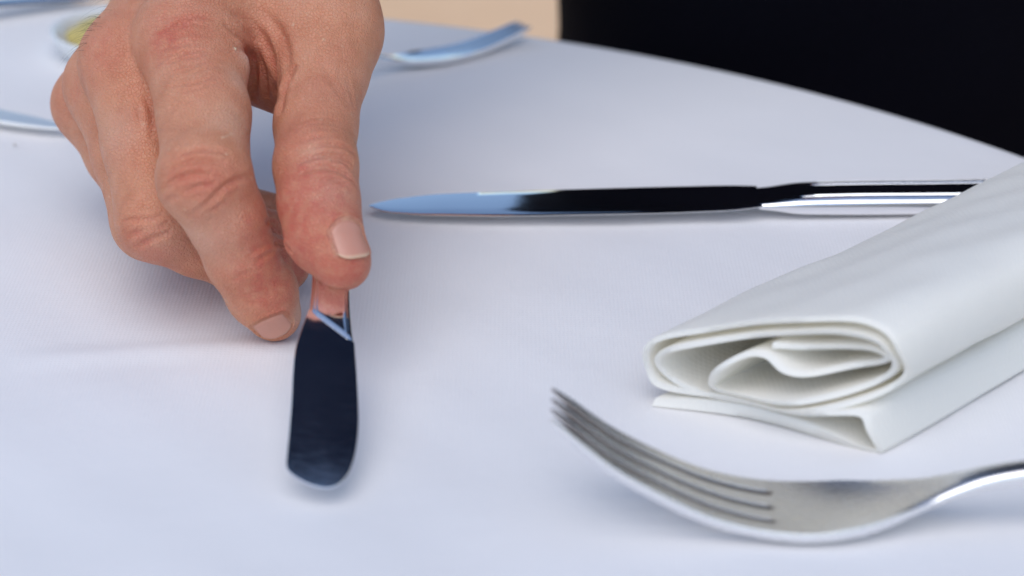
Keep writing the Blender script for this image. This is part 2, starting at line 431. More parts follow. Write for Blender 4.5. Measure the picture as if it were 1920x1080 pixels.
# bolster: slanted shoulder that rises from the blade into the neck, then the handle
sL, wL = on_blade(579, 582); sR, wR = on_blade(664, 645)
def handle_ring(s, wc, hw, hh, hc, slant=0.0, thread=1.0):
    r_ = []
    half = [(0, 1.0), (.30, 1.0), (.50, 1.0), (.58, .98), (.64, 1.0+.16*thread), (.70, 1.0+.14*thread), (.74, .80), (.79, .86+.08*thread), (.84, .80), (.93, .5), (1, 0), (.93, -.5), (.8, -.8), (.5, -1), (.2, -1)]
    pts = [(-a, b) for a, b in half]+[(a, b) for a, b in half[::-1]][:-1]
    for a, b in pts:
        r_.append(bpt(s+slant*a, wc+a*hw, hc+b*hh))
    return r_
slope = (sR-sL)/(wR-wL)
wc0 = .5*(wL+wR); sc0 = .5*(sL+sR); hw0 = .5*abs(wR-wL)
rings = []
#            ds      wc offset     hw      hh      slant factor
for ds, dw, hw_2, hh_, sf, td in [(-.0010, 0, hw0*.985, .00045, 1, 0), (-.0006, 0, hw0*.99, .00054, 1, 0), (.0000, 0, hw0*.985, .00074, 1, 0), (.0006, 0, hw0*.98, .00092, 1, .0), (.0011, 0, hw0*.975, .00095, 1, .0), (.0035, -.0002, hw0*.94, .0010, .9, .8), (.008, -.0004, hw0*.89, .0012, .55, 1.5), (.012, -.0005, hw0*.86, .0014, .2, 1.8), (.02, -.0006, hw0*.86, .0018, 0, 1.8), (.04, -.001, .0050, .0026, 0, 1), (.07, -.002, .0060, .0027, 0, 1), (.088, -.003, .0064, .0027, 0, 1), (.0935, -.003, .0052, .0022, 0, .5), (.0955, -.003, .0028, .0012, 0, 0)]:
    rings.append(handle_ring(sc0+ds, wc0+dw, hw_2, hh_, 0, slope*hw_2*sf, td))
v, f = loft(rings); o = link('handle', mesh('handle', local(v), f), M_STEEL, bk)
sb = o.modifiers.new('smooth', 'SUBSURF'); sb.levels = 2; sb.render_levels = 2

# ------------------------------------------------------------------ napkin
def build_napkin():
    L0 = on(1232, 766); R0 = on(1650, 850)
    e1 = R0-L0; W = np.linalg.norm(e1); e1 /= W; e3 = np.array([0, 0, 1.0])
    e2 = on(1921, 699)-R0; e2[2] = 0; e2 /= np.linalg.norm(e2)
    k = W/.0594
    path1 = [(29.5, 21.2), (38, 22), (48, 23.4), (54.5, 24.2), (57.6, 22.8), (55, 20.6), (48.4, 18.6), (40, 16.4), (34, 16.6), (28.7, 18.9), (23.8, 18.2), (18, 14.2), (13.8, 9.2), (12.6, 6.9), (16, 6.3), (25, 7.6), (38, 10.0), (50, 13.6), (57, 17.6), (59.3, 22.4), (57, 26.8), (50, 27.4), (40, 26.3), (25, 22.9), (10, 18.2), (1.2, 14.4), (-1.6, 10.6), (.6, 7.0), (7, 4.6), (16, 4.1), (30, 5.9), (45, 9.4), (55, 13.0), (61, 17.8), (62.6, 24.0), (60.5, 29.2), (54, 31.2), (44, 30.2), (28, 26.9), (11, 21.6), (-1, 17.2), (-4.6, 12.2), (-4.2, 6.6), (-.5, 4.4), (8, 4.0), (20, 5.0), (38, 7.2), (50, 9.4), (55.4, 9.6), (57.6, 6.2), (59.2, 2.4), (59.5, 1.2), (57.5, .75), (53, .85), (47, 1.6), (38, 2.5), (28, 2.2), (14, 1.6), (4, 1.25), (-1.5, 1.1)]
    hs = [.72]*(len(path1)-12)+[.85, .75, .65, .6, .6, .75, 1.45, 2.3, 2.0, 1.45, 1.1, .85]
    CH = catmull([(a, b, c_) for (a, b), c_ in zip(path1, hs)], 5)*1e-3
    C = CH[:, :2].copy(); half = CH[:, 2:3]
    C[:, 0] *= k
    d = np.gradient(C, axis=0); nn = np.c_[-d[:, 1], d[:, 0]]; nn /= np.linalg.norm(nn, axis=1)[:, None]
    prof = np.r_[C+nn*half, (C-nn*half)[::-1]]
    rings = []; LEN = .21
    for i, s in enumerate(np.concatenate([[0, .0006, .002], np.linspace(.005, LEN, 46)])):
        q = s/LEN
        wob = 1+.012*math.sin(s*60+1); sag = 1+.10*q+.015*math.sin(s*45)
        edge = .00035 if i == 0 else 0
        P_ = []
        for j, (a_, b_) in enumerate(prof):
            if i == 0:
                jj = j if j < len(C) else 2*len(C)-1-j
                a_, b_ = .18*C[jj][0]+.82*a_, .18*C[jj][1]+.82*b_
            lift = b_*sag + (.0005*math.sin(a_*150+s*63)+.00022*math.sin(a_*310-s*120+1)+.00012*math.sin(s*260+a_*90))*min(1, b_/.01)*min(1, .35+q*8)
            jog = .0022*math.sin(a_*90+b_*160)+.0016*math.sin(b_*330+a_*40)   # ends of the layers are not flush
            P_.append(L0+e1*(a_*wob)+e3*max(lift, .0003)+e2*(s+jog*(1-q)))
        rings.append(P_)
    v, f = loft(rings, False, False)
    # end caps as a strip between the two sides of the sheet
    n = len(prof); h = len(C); base = (len(rings)-1)*n
    for j in range(h-1):
        f.append((j+1, j, n-1-j, n-2-j)); f.append((base+j, base+j+1, base+n-2-j, base+n-1-j))
    v = [np.array(p)-L0 for p in v]
    o = link('napkin', mesh('napkin', v, f), M_NAPKIN, label='white linen napkin folded into a thick roll, right of the hand', category='napkin')
    o.location = L0; sharp(o, 70)
build_napkin()

# ------------------------------------------------------------------ glass dish with butter behind the hand
gc = on(238, 96)
dish = empty('butter_dish', (gc[0], gc[1], 0), 0, 'small pale china dish of butter behind the knuckles', 'dish')
n = 48
pr = [(.0, .0008), (.012, .0008), (.0155, .0016), (.0175, .006), (.0188, .014), (.0192, .0165), (.0188, .0172), (.0180, .0166), (.0172, .0140), (.0160, .006), (.0145, .0034), (.010, .003), (.0, .003)]
rings = [[(max(r_, 1e-5)*math.cos(2*math.pi*k/n), max(r_, 1e-5)*math.sin(2*math.pi*k/n), z) for k in range(n)] for r_, z in pr]
v, f = loft(rings, False, False); link('bowl', mesh('bowl', [(x*1.28, y*1.28, z*.5) for x, y, z in v], f), M_DISH, dish)
n = 40
pr = [(.0001, .0036), (.0140, .0036), (.0152, .0060), (.0158, .0105), (.0150, .0118), (.010, .0126), (.004, .0119), (.0001, .0121)]
rings = [[(r_*(1+.03*math.sin(3*k))*math.cos(2*math.pi*k/n), r_*math.sin(2*math.pi*k/n), z+.0006*math.sin(k*.9+r_*900)*(z > .01)) for k in range(n)] for r_, z in pr]
v, f = loft(rings, False, False)
link('butter', mesh('butter', [(x*1.22, y*1.22, z*.62) for x, y, z in v], f), M_BUTTER, label='pale yellow butter filling the small pale dish', category='butter').location = (gc[0], gc[1], 0)
# crumb by the left knife
bm = bmesh.new(); bmesh.ops.create_icosphere(bm, subdivisions=2, radius=.0005)
for q in bm.verts: q.co *= 1+.3*math.sin(q.co.x*9000+q.co.y*7000); q.co.z *= .6
me = bpy.data.meshes.new('crumb'); bm.to_mesh(me); bm.free()
o = link('crumb', me, M_CRUMB, label='tiny tan crumb on the cloth beneath the left table knife', category='crumb'); o.location = tuple(on(28, 271, .0004))

# ------------------------------------------------------------------ signed distance modelling for the person
def rcone(p, a, b, r1, r2):
    ba = b-a; l2 = ba@ba; rr = r1-r2; a2 = l2-rr*rr; il2 = 1/l2
    pa = p-a; y = pa@ba; z = y-l2
    x2 = ((pa*l2-y[:, None]*ba)**2).sum(1); y2 = y*y*l2; z2 = z*z*l2
    k = np.sign(rr)*rr*rr*x2
    out = (np.sqrt(x2*a2*il2)+y*rr)*il2-r1
    c1 = np.sign(z)*a2*z2 > k; out[c1] = np.sqrt(x2[c1]+z2[c1])*il2-r2
    c2 = (~c1) & (np.sign(y)*a2*y2 < k); out[c2] = np.sqrt(x2[c2]+y2[c2])*il2-r1
    return out
def ellip(p, c, ax3, rad):
    q = (p-c)@np.array(ax3).T; k0 = np.linalg.norm(q/rad, axis=1); k1 = np.linalg.norm(q/(np.array(rad)**2), axis=1)
    return k0*(k0-1)/np.maximum(k1, 1e-9)
def smin(a, b, k):
    if k <= 0: return np.minimum(a, b)
    h = np.maximum(k-np.abs(a-b), 0)/k
    return np.minimum(a, b)-h*h*h*k/6
FAR = .05
class Prim:
    def __init__(s, kind, *a):
        s.k = kind; s.a = a
        if kind == 'c':
            A, B, r1, r2 = a; m = max(r1, r2); s.lo = np.minimum(A, B)-m; s.hi = np.maximum(A, B)+m
        else:
            c, ax3, rad = a; m = max(rad); s.lo = c-m; s.hi = c+m
    def __call__(s, p, margin):
        out = np.full(len(p), FAR*1.0); m = np.all((p > s.lo-margin) & (p < s.hi+margin), axis=1)
        if m.any(): out[m] = (rcone if s.k == 'c' else ellip)(p[m], *s.a)
        return np.minimum(out, FAR) if FAR else out
def group(prims, p, k, margin):
    d = None
    for q in prims:
        e = q(p, margin); d = e if d is None else smin(d, e, k)
    return d
def polygonise(fn, lo, hi, h, slack=.003):
    """surface nets on a regular grid, vertices pulled onto the surface"""
    lo = np.array(lo); n = np.ceil((np.array(hi)-lo)/h).astype(int)+1
    xs = [lo[i]+np.arange(n[i])*h for i in range(3)]
    val = np.full(n, FAR, np.float64); B = 10
    nb = np.ceil(n/B).astype(int); bi = np.stack(np.meshgrid(*[np.arange(k) for k in nb], indexing='ij'), -1).reshape(-1, 3)
    dc = fn(lo+(bi*B+(B-1)/2)*h); near = np.abs(dc) < B*h*.87*1.6+slack
    for b0, dv in zip(bi[~near], dc[~near]): val[b0[0]*B:b0[0]*B+B, b0[1]*B:b0[1]*B+B, b0[2]*B:b0[2]*B+B] = dv
    off = np.stack(np.meshgrid(*[np.arange(B)]*3, indexing='ij'), -1).reshape(-1, 3); bn = bi[near]
    for c0 in range(0, len(bn), 200):
        I = (bn[c0:c0+200, None]*B+off[None]).reshape(-1, 3); I = I[(I < n).all(1)]
        val[I[:, 0], I[:, 1], I[:, 2]] = fn(lo+I*h)
    ins = val < 0
    c = np.zeros(n-1, int)
    for dx in (0, 1):
        for dy in (0, 1):
            for dz in (0, 1): c += ins[dx:n[0]-1+dx, dy:n[1]-1+dy, dz:n[2]-1+dz]
    act = (c > 0) & (c < 8); idx = -np.ones(act.shape, int); ids = np.argwhere(act); idx[act] = np.arange(len(ids))
    V = lo+(ids+.5)*h; faces = []
    for axn in range(3):
        sl0 = [slice(None)]*3; sl1 = [slice(None)]*3; sl0[axn] = slice(0, -1); sl1[axn] = slice(1, None)
        cr = ins[tuple(sl0)] != ins[tuple(sl1)]; e = np.argwhere(cr)
        u_, v_ = (axn+1) % 3, (axn+2) % 3
        ok = (e[:, u_] > 0) & (e[:, v_] > 0) & (e[:, u_] < n[u_]-1) & (e[:, v_] < n[v_]-1); e = e[ok]
        q = []
        for du, dv in ((-1, -1), (0, -1), (0, 0), (-1, 0)):
            t_ = e.copy(); t_[:, u_] += du; t_[:, v_] += dv; q.append(idx[t_[:, 0], t_[:, 1], t_[:, 2]])
        q = np.stack(q, 1); flip = ~ins[tuple(e.T)]; q[flip] = q[flip][:, ::-1]; faces.append(q)
    Fq = np.concatenate(faces); Fq = Fq[(Fq >= 0).all(1)]
    return project(fn, V, h, 4), Fq
def grad(fn, p, e):
    g_ = np.empty_like(p)
    for i in range(3):
        d = np.zeros(3); d[i] = e; g_[:, i] = (fn(p+d)-fn(p-d))/(2*e)
    return g_
def project(fn, V, h, it):
    for _ in range(it):
        d = fn(V); g_ = grad(fn, V, h*.2); l2 = np.maximum((g_**2).sum(1), .05)
        V = V-np.clip(d/l2, -h, h)[:, None]*g_
    return V
BV = []
def trace(o, d, tmax=1.0):
    loc, *_ = BV[0].ray_cast(Vector(o), Vector(d/np.linalg.norm(d)), tmax)
    return None if loc is None else np.array(loc)
def npmesh(name, V, Fq):
    me = bpy.data.meshes.new(name); V = np.ascontiguousarray(V, dtype=np.float32)
    me.vertices.add(len(V)); me.vertices.foreach_set('co', V.ravel())
    k = Fq.shape[1]; me.loops.add(Fq.size); me.loops.foreach_set('vertex_index', Fq.ravel().astype(np.int32))
    me.polygons.add(len(Fq)); me.polygons.foreach_set('loop_start', np.arange(0, Fq.size, k, dtype=np.int32))
    me.update(calc_edges=True); me.validate(); return me
def subdivide(V, Fq, lev):
    o = bpy.data.objects.new('tmp', npmesh('tmp', V, Fq)); COL.objects.link(o)
    m = o.modifiers.new('s', 'SUBSURF'); m.levels = lev; m.render_levels = lev
    dg = bpy.context.evaluated_depsgraph_get(); ev = o.evaluated_get(dg); me = ev.to_mesh()
    Vn = np.empty(len(me.vertices)*3); me.vertices.foreach_get('co', Vn); Fn = np.empty(len(me.loops), int); me.loops.foreach_get('vertex_index', Fn)
    ev.to_mesh_clear(); md = o.data; bpy.data.objects.remove(o); bpy.data.meshes.remove(md)
    return Vn.reshape(-1, 3), Fn.reshape(-1, 4)

# ---- the right hand: joints as (picture x, picture y, camera depth), radii in metres
J = {
 'i': [(355, 75, .602, .0125), (382, 215, .584, .0110), (386, 338, .570, .0106), (424, 410, .574, .0092), (453, 484, .579, .0085), (487, 551, .584, .0077), (514, 589, .588, .0066)],
 'm': [(243, 115, .614, .0118), (270, 270, .601, .0102), (298, 412, .590, .0102), (372, 448, .598, .0091), (445, 480, .605, .0085), (530, 497, .615, .0070)],
 'r': [(205, 160, .630, .0108), (245, 290, .618, .0096), (284, 414, .607, .0098), (430, 432, .622, .0080), (517, 443, .632, .0066)],
 'p': [(172, 195, .647, .0096), (222, 290, .636, .0084), (270, 372, .625, .0085), (420, 388, .640, .0070), (502, 402, .646, .0060)],
 't': [(612, 60, .612, .0125), (608, 140, .602, .0106), (592, 235, .590, .0099), (592, 312, .578, .0098), (598, 380, .572, .0094), (607, 432, .568, .0086), (634, 480, .565, .0071)],
}
WR = at(470, -230, .655)
ARM = [WR, WR+.10*np.array([.33, .52, .78]), WR+.26*np.array([.33, .52, .78])]
pj = {k: [(at(x, y, c), r_) for x, y, c, r_ in v_] for k, v_ in J.items()}
fingers = {k: [Prim('c', a_[0], b_[0], a_[1], b_[1]) for a_, b_ in zip(v_, v_[1:])] for k, v_ in pj.items()}
# finger pads
def ball(x, y, c, r_): q = at(x, y, c); return Prim('e', q, np.eye(3), np.array([r_, r_, r_]))
# knuckle, pad and fold swellings
fingers['i'] += [ball(378, 330, .5685, .0104), ball(500, 540, .586, .0074)]
fingers['t'] += [ball(606, 450, .569, .0080), ball(646, 496, .5655, .0058)]
cmc = at(575, -130, .632)
mc_base = {'i': at(455, -180, .640), 'm': at(430, -185, .650), 'r': at(415, -175, .661), 'p': at(405, -160, .672)}
palm = []
for k, rb in (('i', .0130), ('m', .0130), ('r', .0125), ('p', .0125)):
    p0, r0 = pj[k][0]; palm.append(Prim('c', p0, mc_base[k], r0*.98, rb)); palm.append(Prim('c', mc_base[k], WR+(mc_base[k]-WR)*.35, rb, .017))
palm += [Prim('c', pj['t'][0][0], cmc, .0125, .0150), Prim('c', cmc, WR, .0150, .0170)]
palm += [Prim('c', at(425, 45, .616), at(590, 35, .618), .0120, .0125), Prim('c', at(450, -60, .630), at(590, -60, .630), .0150, .0140),
         Prim('c', at(468, 112, .627), at(562, 150, .617), .0108, .0104), Prim('c', at(400, 120, .645), at(500, 60, .650), .0120, .0130)]
palm += [Prim('c', at(330, 160, .655), at(450, 0, .665), .012, .015)]
palm += [Prim('c', WR, ARM[1], .0270, .0310), Prim('c', ARM[1], ARM[2], .0310, .0420), Prim('c', WR+np.array([-.008, .006, -.004]), ARM[1], .0260, .0300)]
def hand_sdf(p, margin=.012):
    F_ = None
    for k in 'imrp':
        d = group(fingers[k], p, .004, margin); F_ = d if F_ is None else smin(F_, d, .0012)
    P_ = group(palm, p, .012, margin)
    B_ = smin(F_, P_, .009)
    T_ = group(fingers['t'], p, .004, margin)
    T2 = smin(P_, T_, .012)                       # thumb melts into the palm
    return np.minimum(smin(B_, T_, .0008), smin(T2, np.minimum(B_, FAR), .0008))
allp = [q for v_ in fingers.values() for q in v_]+palm
lo = np.min([q.lo for q in allp], axis=0)-.004; hi = np.max([q.hi for q in allp], axis=0)+.004
cut = WR+.14*np.array([.33, .52, .78])
hi = np.minimum(hi, np.array([.06, WR[1]+.075, WR[2]+.085]))
V, Fq = polygonise(hand_sdf, lo, hi, .0014)
V, Fq = subdivide(V, Fq, 1); V = project(hand_sdf, V, .0006, 1)
BV.append(BVHTree.FromPolygons(V.tolist(), Fq.tolist()))
V, Fq = subdivide(V, Fq, 1)
Nf = np.cross(V[Fq[:, 2]]-V[Fq[:, 0]], V[Fq[:, 3]]-V[Fq[:, 1]]); Nn = np.zeros_like(V)
for k in range(4):
    for c_ in range(3): Nn[:, c_] += np.bincount(Fq[:, k], Nf[:, c_], len(V))
Nn /= np.linalg.norm(Nn, axis=1)[:, None]+1e-12

def surf(x, y): return trace(CAM, ray(x, y))
tone = np.zeros((len(V), 4), np.float32); tone[:, 3] = 1
disp = np.zeros(len(V))
def crease(pix, depth, width, ridge=.45, red=.25, taper=True):
    pts = [surf(*q) for q in catmull([np.array(q, float) for q in pix], 5)]
    pts = np.array([q for q in pts if q is not None])
    if len(pts) < 2: return
    sel = np.where(np.all((V > pts.min(0)-width*6) & (V < pts.max(0)+width*6), axis=1))[0]
    if not len(sel): return
    best = np.full(len(sel), 9.0); par = np.zeros(len(sel)); X = V[sel]
    for i, (a_, b_) in enumerate(zip(pts, pts[1:])):
        if np.linalg.norm(b_-a_) > .008: continue
        d = b_-a_; t_ = np.clip(((X-a_)@d)/max(d@d, 1e-12), 0, 1); q = np.linalg.norm(X-a_-t_[:, None]*d, axis=1)
        m = q < best; best[m] = q[m]; par[m] = (i+t_[m])/(len(pts)-1)
    amp = np.sin(np.clip(par, .0, 1)*math.pi)**.5 if taper else 1
    q = best/width
    disp[sel] += amp*(-depth*np.exp(-q*q)+depth*ridge*np.exp(-((q-2.2)/1.1)**2))
    tone[sel, 0] = np.clip(tone[sel, 0]+red*amp*np.exp(-(q*.8)**2), 0, .9)
def spot(x, y, rad, amt, ch=0, disp_=0.0):
    c = surf(x, y)
    if c is None: return
    q = np.linalg.norm(V-c, axis=1)/rad; m = q < 3
    tone[m, ch] = np.clip(tone[m, ch]+amt*np.exp(-q[m]**2), 0, .95); disp[m] += disp_*np.exp(-q[m]**2)
# forefinger, middle joint
crease([(304, 358), (325, 338), (360, 326), (395, 330)], .00050, .0007)
crease([(318, 322), (345, 306), (385, 302), (425, 308)], .00045, .0007)
crease([(332, 296), (365, 282), (405, 282), (435, 292)], .00025, .0007)
crease([(340, 364), (362, 352), (388, 346), (405, 348)], .00040, .0006)
crease([(472, 331), (445, 336), (415, 354), (385, 385), (350, 408)], .00050, .0007)
crease([(305, 385), (318, 372), (335, 368)], .0003, .0006)
crease([(360, 412), (400, 392), (430, 375)], .00022, .0006)
# forefinger, end joint
crease([(516, 470), (500, 478), (478, 492)], .00030, .0006); crease([(512, 456), (492, 462), (470, 474)], .0002, .0006)
crease([(430, 530), (450, 517), (475, 508)], .0002, .0006)
# middle finger joint
crease([(224, 419), (246, 411), (280, 410), (308, 402)], .00042, .0006); crease([(253, 466), (275, 452), (305, 440), (322, 432)], .00050, .0007)
crease([(240, 446), (254, 436), (270, 435)], .0003, .0006); crease([(296, 430), (306, 422), (318, 416)], .0003, .0005)
# thumb joint
crease([(556, 308), (590, 294), (630, 292), (662, 306)], .00065, .0008); crease([(560, 326), (600, 314), (640, 322), (669, 345)], .00060, .0008)
crease([(575, 284), (610, 272), (645, 275), (668, 288)], .0004, .0007); crease([(590, 340), (620, 336), (650, 345)], .0003, .0006)
crease([(560, 268), (600, 256), (640, 258)], .0002, .0007); crease([(618, 304), (640, 305), (660, 318)], .00035, .0005)
# knuckle of the forefinger: bundles of fine wrinkles
for k in range(13):
    x0, y0 = 285+rng.uniform(0, 45), 20+k*7.5+rng.uniform(-4, 4); L_ = rng.uniform(30, 75); sl_ = rng.uniform(.15, .5)
    crease([(x0, y0+26), (x0+L_*.35, y0+26-L_*sl_*.6), (x0+L_*.7, y0+26-L_*sl_*.9), (x0+L_, y0+26-L_*sl_*.8)], rng.uniform(.00008, .00026), rng.uniform(.0004, .0007), red=.16)
for k in range(12):
    y0 = 105+k*5.5+rng.uniform(-3, 3); x0 = rng.uniform(290, 370); L_ = rng.uniform(40, 90)
    crease([(x0, y0+8), (x0+L_*.4, y0), (x0+L_, y0-9+rng.uniform(-4, 4))], rng.uniform(.00006, .00018), .0005, red=.08)
# folds of the web between forefinger and thumb
crease([(432, 22), (470, 42), (500, 82), (516, 130), (522, 195)], .0009, .0012, red=.3)
crease([(452, 52), (480, 85), (495, 130), (500, 185)], .0008, .0011, red=.25)
crease([(418, 42), (446, 66), (470, 100), (480, 140), (478, 190)], .0008, .0011, red=.25)
crease([(440, 92), (462, 98), (476, 116), (474, 150), (468, 185)], .0007, .0010, red=.3)
crease([(470, 10), (515, 45), (538, 95), (540, 160)], .0006, .0012, red=.2)
crease([(525, 215), (530, 180), (540, 150), (555, 120)], .0009, .0012, red=.45)
for k in range(4): crease([(600+k*16, 110+k*12), (618+k*13, 150+k*8), (640+k*8, 185+k*6)], .0002, .0008, red=.1)
for k in range(3): crease([(545+k*10, 236+k*7), (590, 222+k*9), (640, 226+k*9)], .00015, .0007, red=.05)
# fingertips seen through the gap between forefinger and thumb
crease([(498, 416), (508, 418), (518, 424), (526, 436)], .0006, .0006, red=.5)
crease([(514, 456), (526, 456), (540, 464), (552, 480)], .0007, .0006, red=.5)
for x, y in ((506, 404), (512, 432), (522, 446), (530, 470), (545, 490), (552, 508), (540, 480)): spot(x, y, .0045, .55)
# between forefinger and middle finger
crease([(272, 180), (280, 200), (285, 225), (286, 262)], .0004, .0008, red=.3)
crease([(262, 195), (258, 210), (266, 228)], .0003, .0007, red=.2)
# flush and pale patches
for x, y, rd, am in [(345, 340, .006, .5), (400, 322, .005, .3), (440, 345, .005, .25), (330, 52, .008, .5), (300, 85, .006, .4), (190, 112, .008, .38), (178, 85, .006, .25), (140, 170, .004, .4), (120, 190, .006, .4), (480, 530, .006, .4), (520, 560, .005, .35), (545, 460, .010, .6), (590, 500, .009, .65), (655, 512, .007, .6), (530, 400, .007, .4), (525, 610, .005, .4), (270, 455, .006, .35), (560, 330, .006, .3), (540, 250, .008, .4), (510, 150, .010, .5), (300, 480, .010, .25), (620, 420, .006, .25), (350, 60, .02, .15), (600, 400, .015, .34), (615, 330, .012, .15), (450, 470, .013, .26), (500, 560, .010, .2), (330, 490, .012, .26), (570, 430, .012, .3), (530, 500, .010, .5), (515, 440, .010, .6), (528, 480, .009, .7), (505, 402, .008, .6), (605, 430, .014, .35), (580, 380, .012, .25)]: spot(x, y, rd, am)
for x, y, rd, am in [(455, 118, .0035, .55), (448, 150, .004, .3), (440, 230, .006, .25), (330, 450, .008, .22), (390, 450, .008, .2), (215, 250, .006, .2), (560, 590, .003, .35), (590, 290, .004, .2), (630, 360, .006, .15)]: spot(x, y, rd, am, 1)
spot(455, 122, .0042, 0, 1, .0016); spot(264, 214, .003, 0, 1, .0007); spot(595, 423, .0006, .8); spot(598, 420, .0004, .7)
for _ in range(22):                                               # scattered dry flakes
    x, y = rng.uniform(150, 660), rng.uniform(20, 420)
    spot(x, y, rng.uniform(.00025, .0005), rng.uniform(.12, .3), 2)
for pts_ in [[(415, 258), (425, 256), (436, 250)], [(438, 95), (437, 92)]]:
    for q in catmull([np.array(p_, float) for p_ in pts_], 6): spot(q[0], q[1], .0003, .22, 2, .0001)

# ---- fingernails
def frame_at(x, y, axis):
    c = surf(x, y); nv = grad(hand_sdf, c[None], .0008)[0]; nv /= np.linalg.norm(nv)
    a_ = axis-nv*(axis@nv); a_ /= np.linalg.norm(a_); return c, nv, a_, np.cross(a_, nv)
nails = []
def nail(x, y, axis, length, width, over, rad, edge_t=.8):
    c, nv, a_, l_ = frame_at(x, y, axis); core = c-nv*rad
    nu, nv_ = 18, 20; grid = []; tn = []
    for i in range(nu+1):
        t_ = i/nu; row = []
        for j in range(nv_+1):
            q = -1+2*j/nv_
            back = .22*(1-abs(q)**2.2)                          # rounded cuticle
            s_ = (-.5-back+.18+t_*(1-.18+back-.04*q*q-.20*q**4))*length
            wdt = width*.5*(.93+.07*t_)
            ang = q*wdt/rad
            dv = nv*math.cos(ang)+l_*math.sin(ang); o_ = core+a_*s_+dv*(rad*2.0)
            h_ = trace(o_, -dv, rad*2.2)
            r_s = np.linalg.norm(h_-(core+a_*s_)) if h_ is not None else rad*.9
            row.append((s_, ang, r_s, t_, q))
        grid.append(row)
    A = np.array([[g_[2] for g_ in r_] for r_ in grid])
    prof_ = np.maximum(A, np.minimum(A[nu//3][None, :], rad*1.02)) if over else A
    pts = []
    for i in range(nu+1):
        for j in range(nv_+1):
            s_, ang, _, t_, q = grid[i][j]
            edge_in = min(1, (1-abs(q))/.12)*min(1, t_/.08)
            rr = prof_[i, j]+(.00018*edge_in-.00025*(1-edge_in))
            dv = nv*math.cos(ang)+l_*math.sin(ang); pts.append(core+a_*s_+dv*rr)
            tn.append(edge_t*max(0, min(1, (t_-.90)/.06)))
    faces = [(i*(nv_+1)+j, i*(nv_+1)+j+1, (i+1)*(nv_+1)+j+1, (i+1)*(nv_+1)+j) for i in range(nu) for j in range(nv_)]
    border = [pts[i*(nv_+1)] for i in range(nu, -1, -1)]+[pts[j] for j in range(nv_+1)]+[pts[i*(nv_+1)+nv_] for i in range(nu+1)]
    nails.append((pts, faces, tn, np.array(border), core))
tx = {k: pj[k][-1][0]-pj[k][-3][0] for k in 'it'}
tx['t'] = pj['t'][-1][0]-pj['t'][-2][0]
tx = {k: v_/np.linalg.norm(v_) for k, v_ in tx.items()}
nail(661, 449, tx['t'], .0094, .0100, True, .0082, .75)
nail(511, 616, tx['i'], .0074, .0092, False, .0067, .2)
for pts, faces, tn, border, core in nails:                        # nail folds: a groove and a swollen rim in the skin
    best = np.full(len(V), 9.0); sel = np.where(np.linalg.norm(V-border.mean(0), axis=1) < .014)[0]; X = V[sel]; b_ = np.full(len(sel), 9.0)
    for a0, a1 in zip(border, border[1:]):
        d = a1-a0; t_ = np.clip(((X-a0)@d)/max(d@d, 1e-14), 0, 1); b_ = np.minimum(b_, np.linalg.norm(X-a0-t_[:, None]*d, axis=1))
    P_ = np.array(pts); inside = np.min(np.linalg.norm(X[:, None]-P_[None], axis=2), axis=1) < .00075
    q = b_/.0006
    disp[sel] += np.where(inside, -.00030*np.clip(b_/.0012, 0, 1), .00030*np.exp(-((q-1.5)/1.2)**2))
    tone[sel, 2] = np.clip(tone[sel, 2]+(.16 if core[0] > -.05 else .03)*np.exp(-((q-.6)/.8)**2), 0, .9)
disp = np.clip(disp, -.0016, .0022)
V2 = V+Nn*disp[:, None]
HV, HF, HT = V2, Fq, tone

# ---- the rest of the body, coarse, under the clothes
def body_sdf(p):
    ps = [Prim('c', np.array(a_), np.array(b_), r1, r2) for a_, b_, r1, r2 in BODY]
    d = None
    for q in ps:
        e = rcone(p, *q.a); d = e if d is None else smin(d, e, .03)
    return d
SH_R, SH_L = np.array([.030, .31, .58]), np.array([.36, .34, .58]); EL_R = ARM[2]
GR = GZ
PEL = np.array([.205, .335, .19])
BODY = [(PEL, (.20, .335, .50), .12, .13), ((.10, .335, .52), (.30, .34, .52), .09, .09), ((.20, .34, .62), (.195, .30, .74), .055, .052),
        (SH_R, EL_R, .052, .044), (ARM[1]+(ARM[2]-ARM[1])*.1, EL_R, .030, .043), (SH_L, (.43, .36, .30), .05, .042), ((.43, .36, .30), (.40, .28, .07), .042, .03), ((.40, .28, .07), (.385, .25, .0), .03, .03),
        ((.195, .285, .80), (.195, .295, .86), .068, .082), ((.195, .225, .835), (.195, .205, .815), .014, .013), ((.195, .245, .765), (.195, .25, .78), .035, .04), ((.118, .295, .81), (.118, .30, .835), .012, .016), ((.272, .295, .81), (.272, .30, .835), .012, .016)]
Vb, Fb = polygonise(body_sdf, (-.08, .1, -.06), (.52, .50, .98), .010)
VV = np.r_[HV, Vb]; FF = np.r_[HF, Fb+len(HV)]
TT = np.r_[HT, np.tile(np.array([[0, 0, 0, 1]], np.float32), (len(Vb), 1))]
me = npmesh('person', VV, FF)
ca = me.color_attributes.new('tone', 'FLOAT_COLOR', 'POINT'); ca.data.foreach_set('color', TT.ravel())
person = link('person', me, M_SKIN, label='person in black reaching in with a bare right hand to set down the butter knife', category='person')
for pts, faces, tn, border, core in nails:
    m_ = mesh('fingernail', pts, faces)
    ca = m_.color_attributes.new('tone', 'FLOAT_COLOR', 'POINT'); ca.data.foreach_set('color', np.array([(q, 0, 0, 1) for q in tn], np.float32).ravel())
    o = link('fingernail', m_, M_NAIL, person); so = o.modifiers.new('thickness', 'SOLIDIFY'); so.thickness = .00035; so.offset = -1
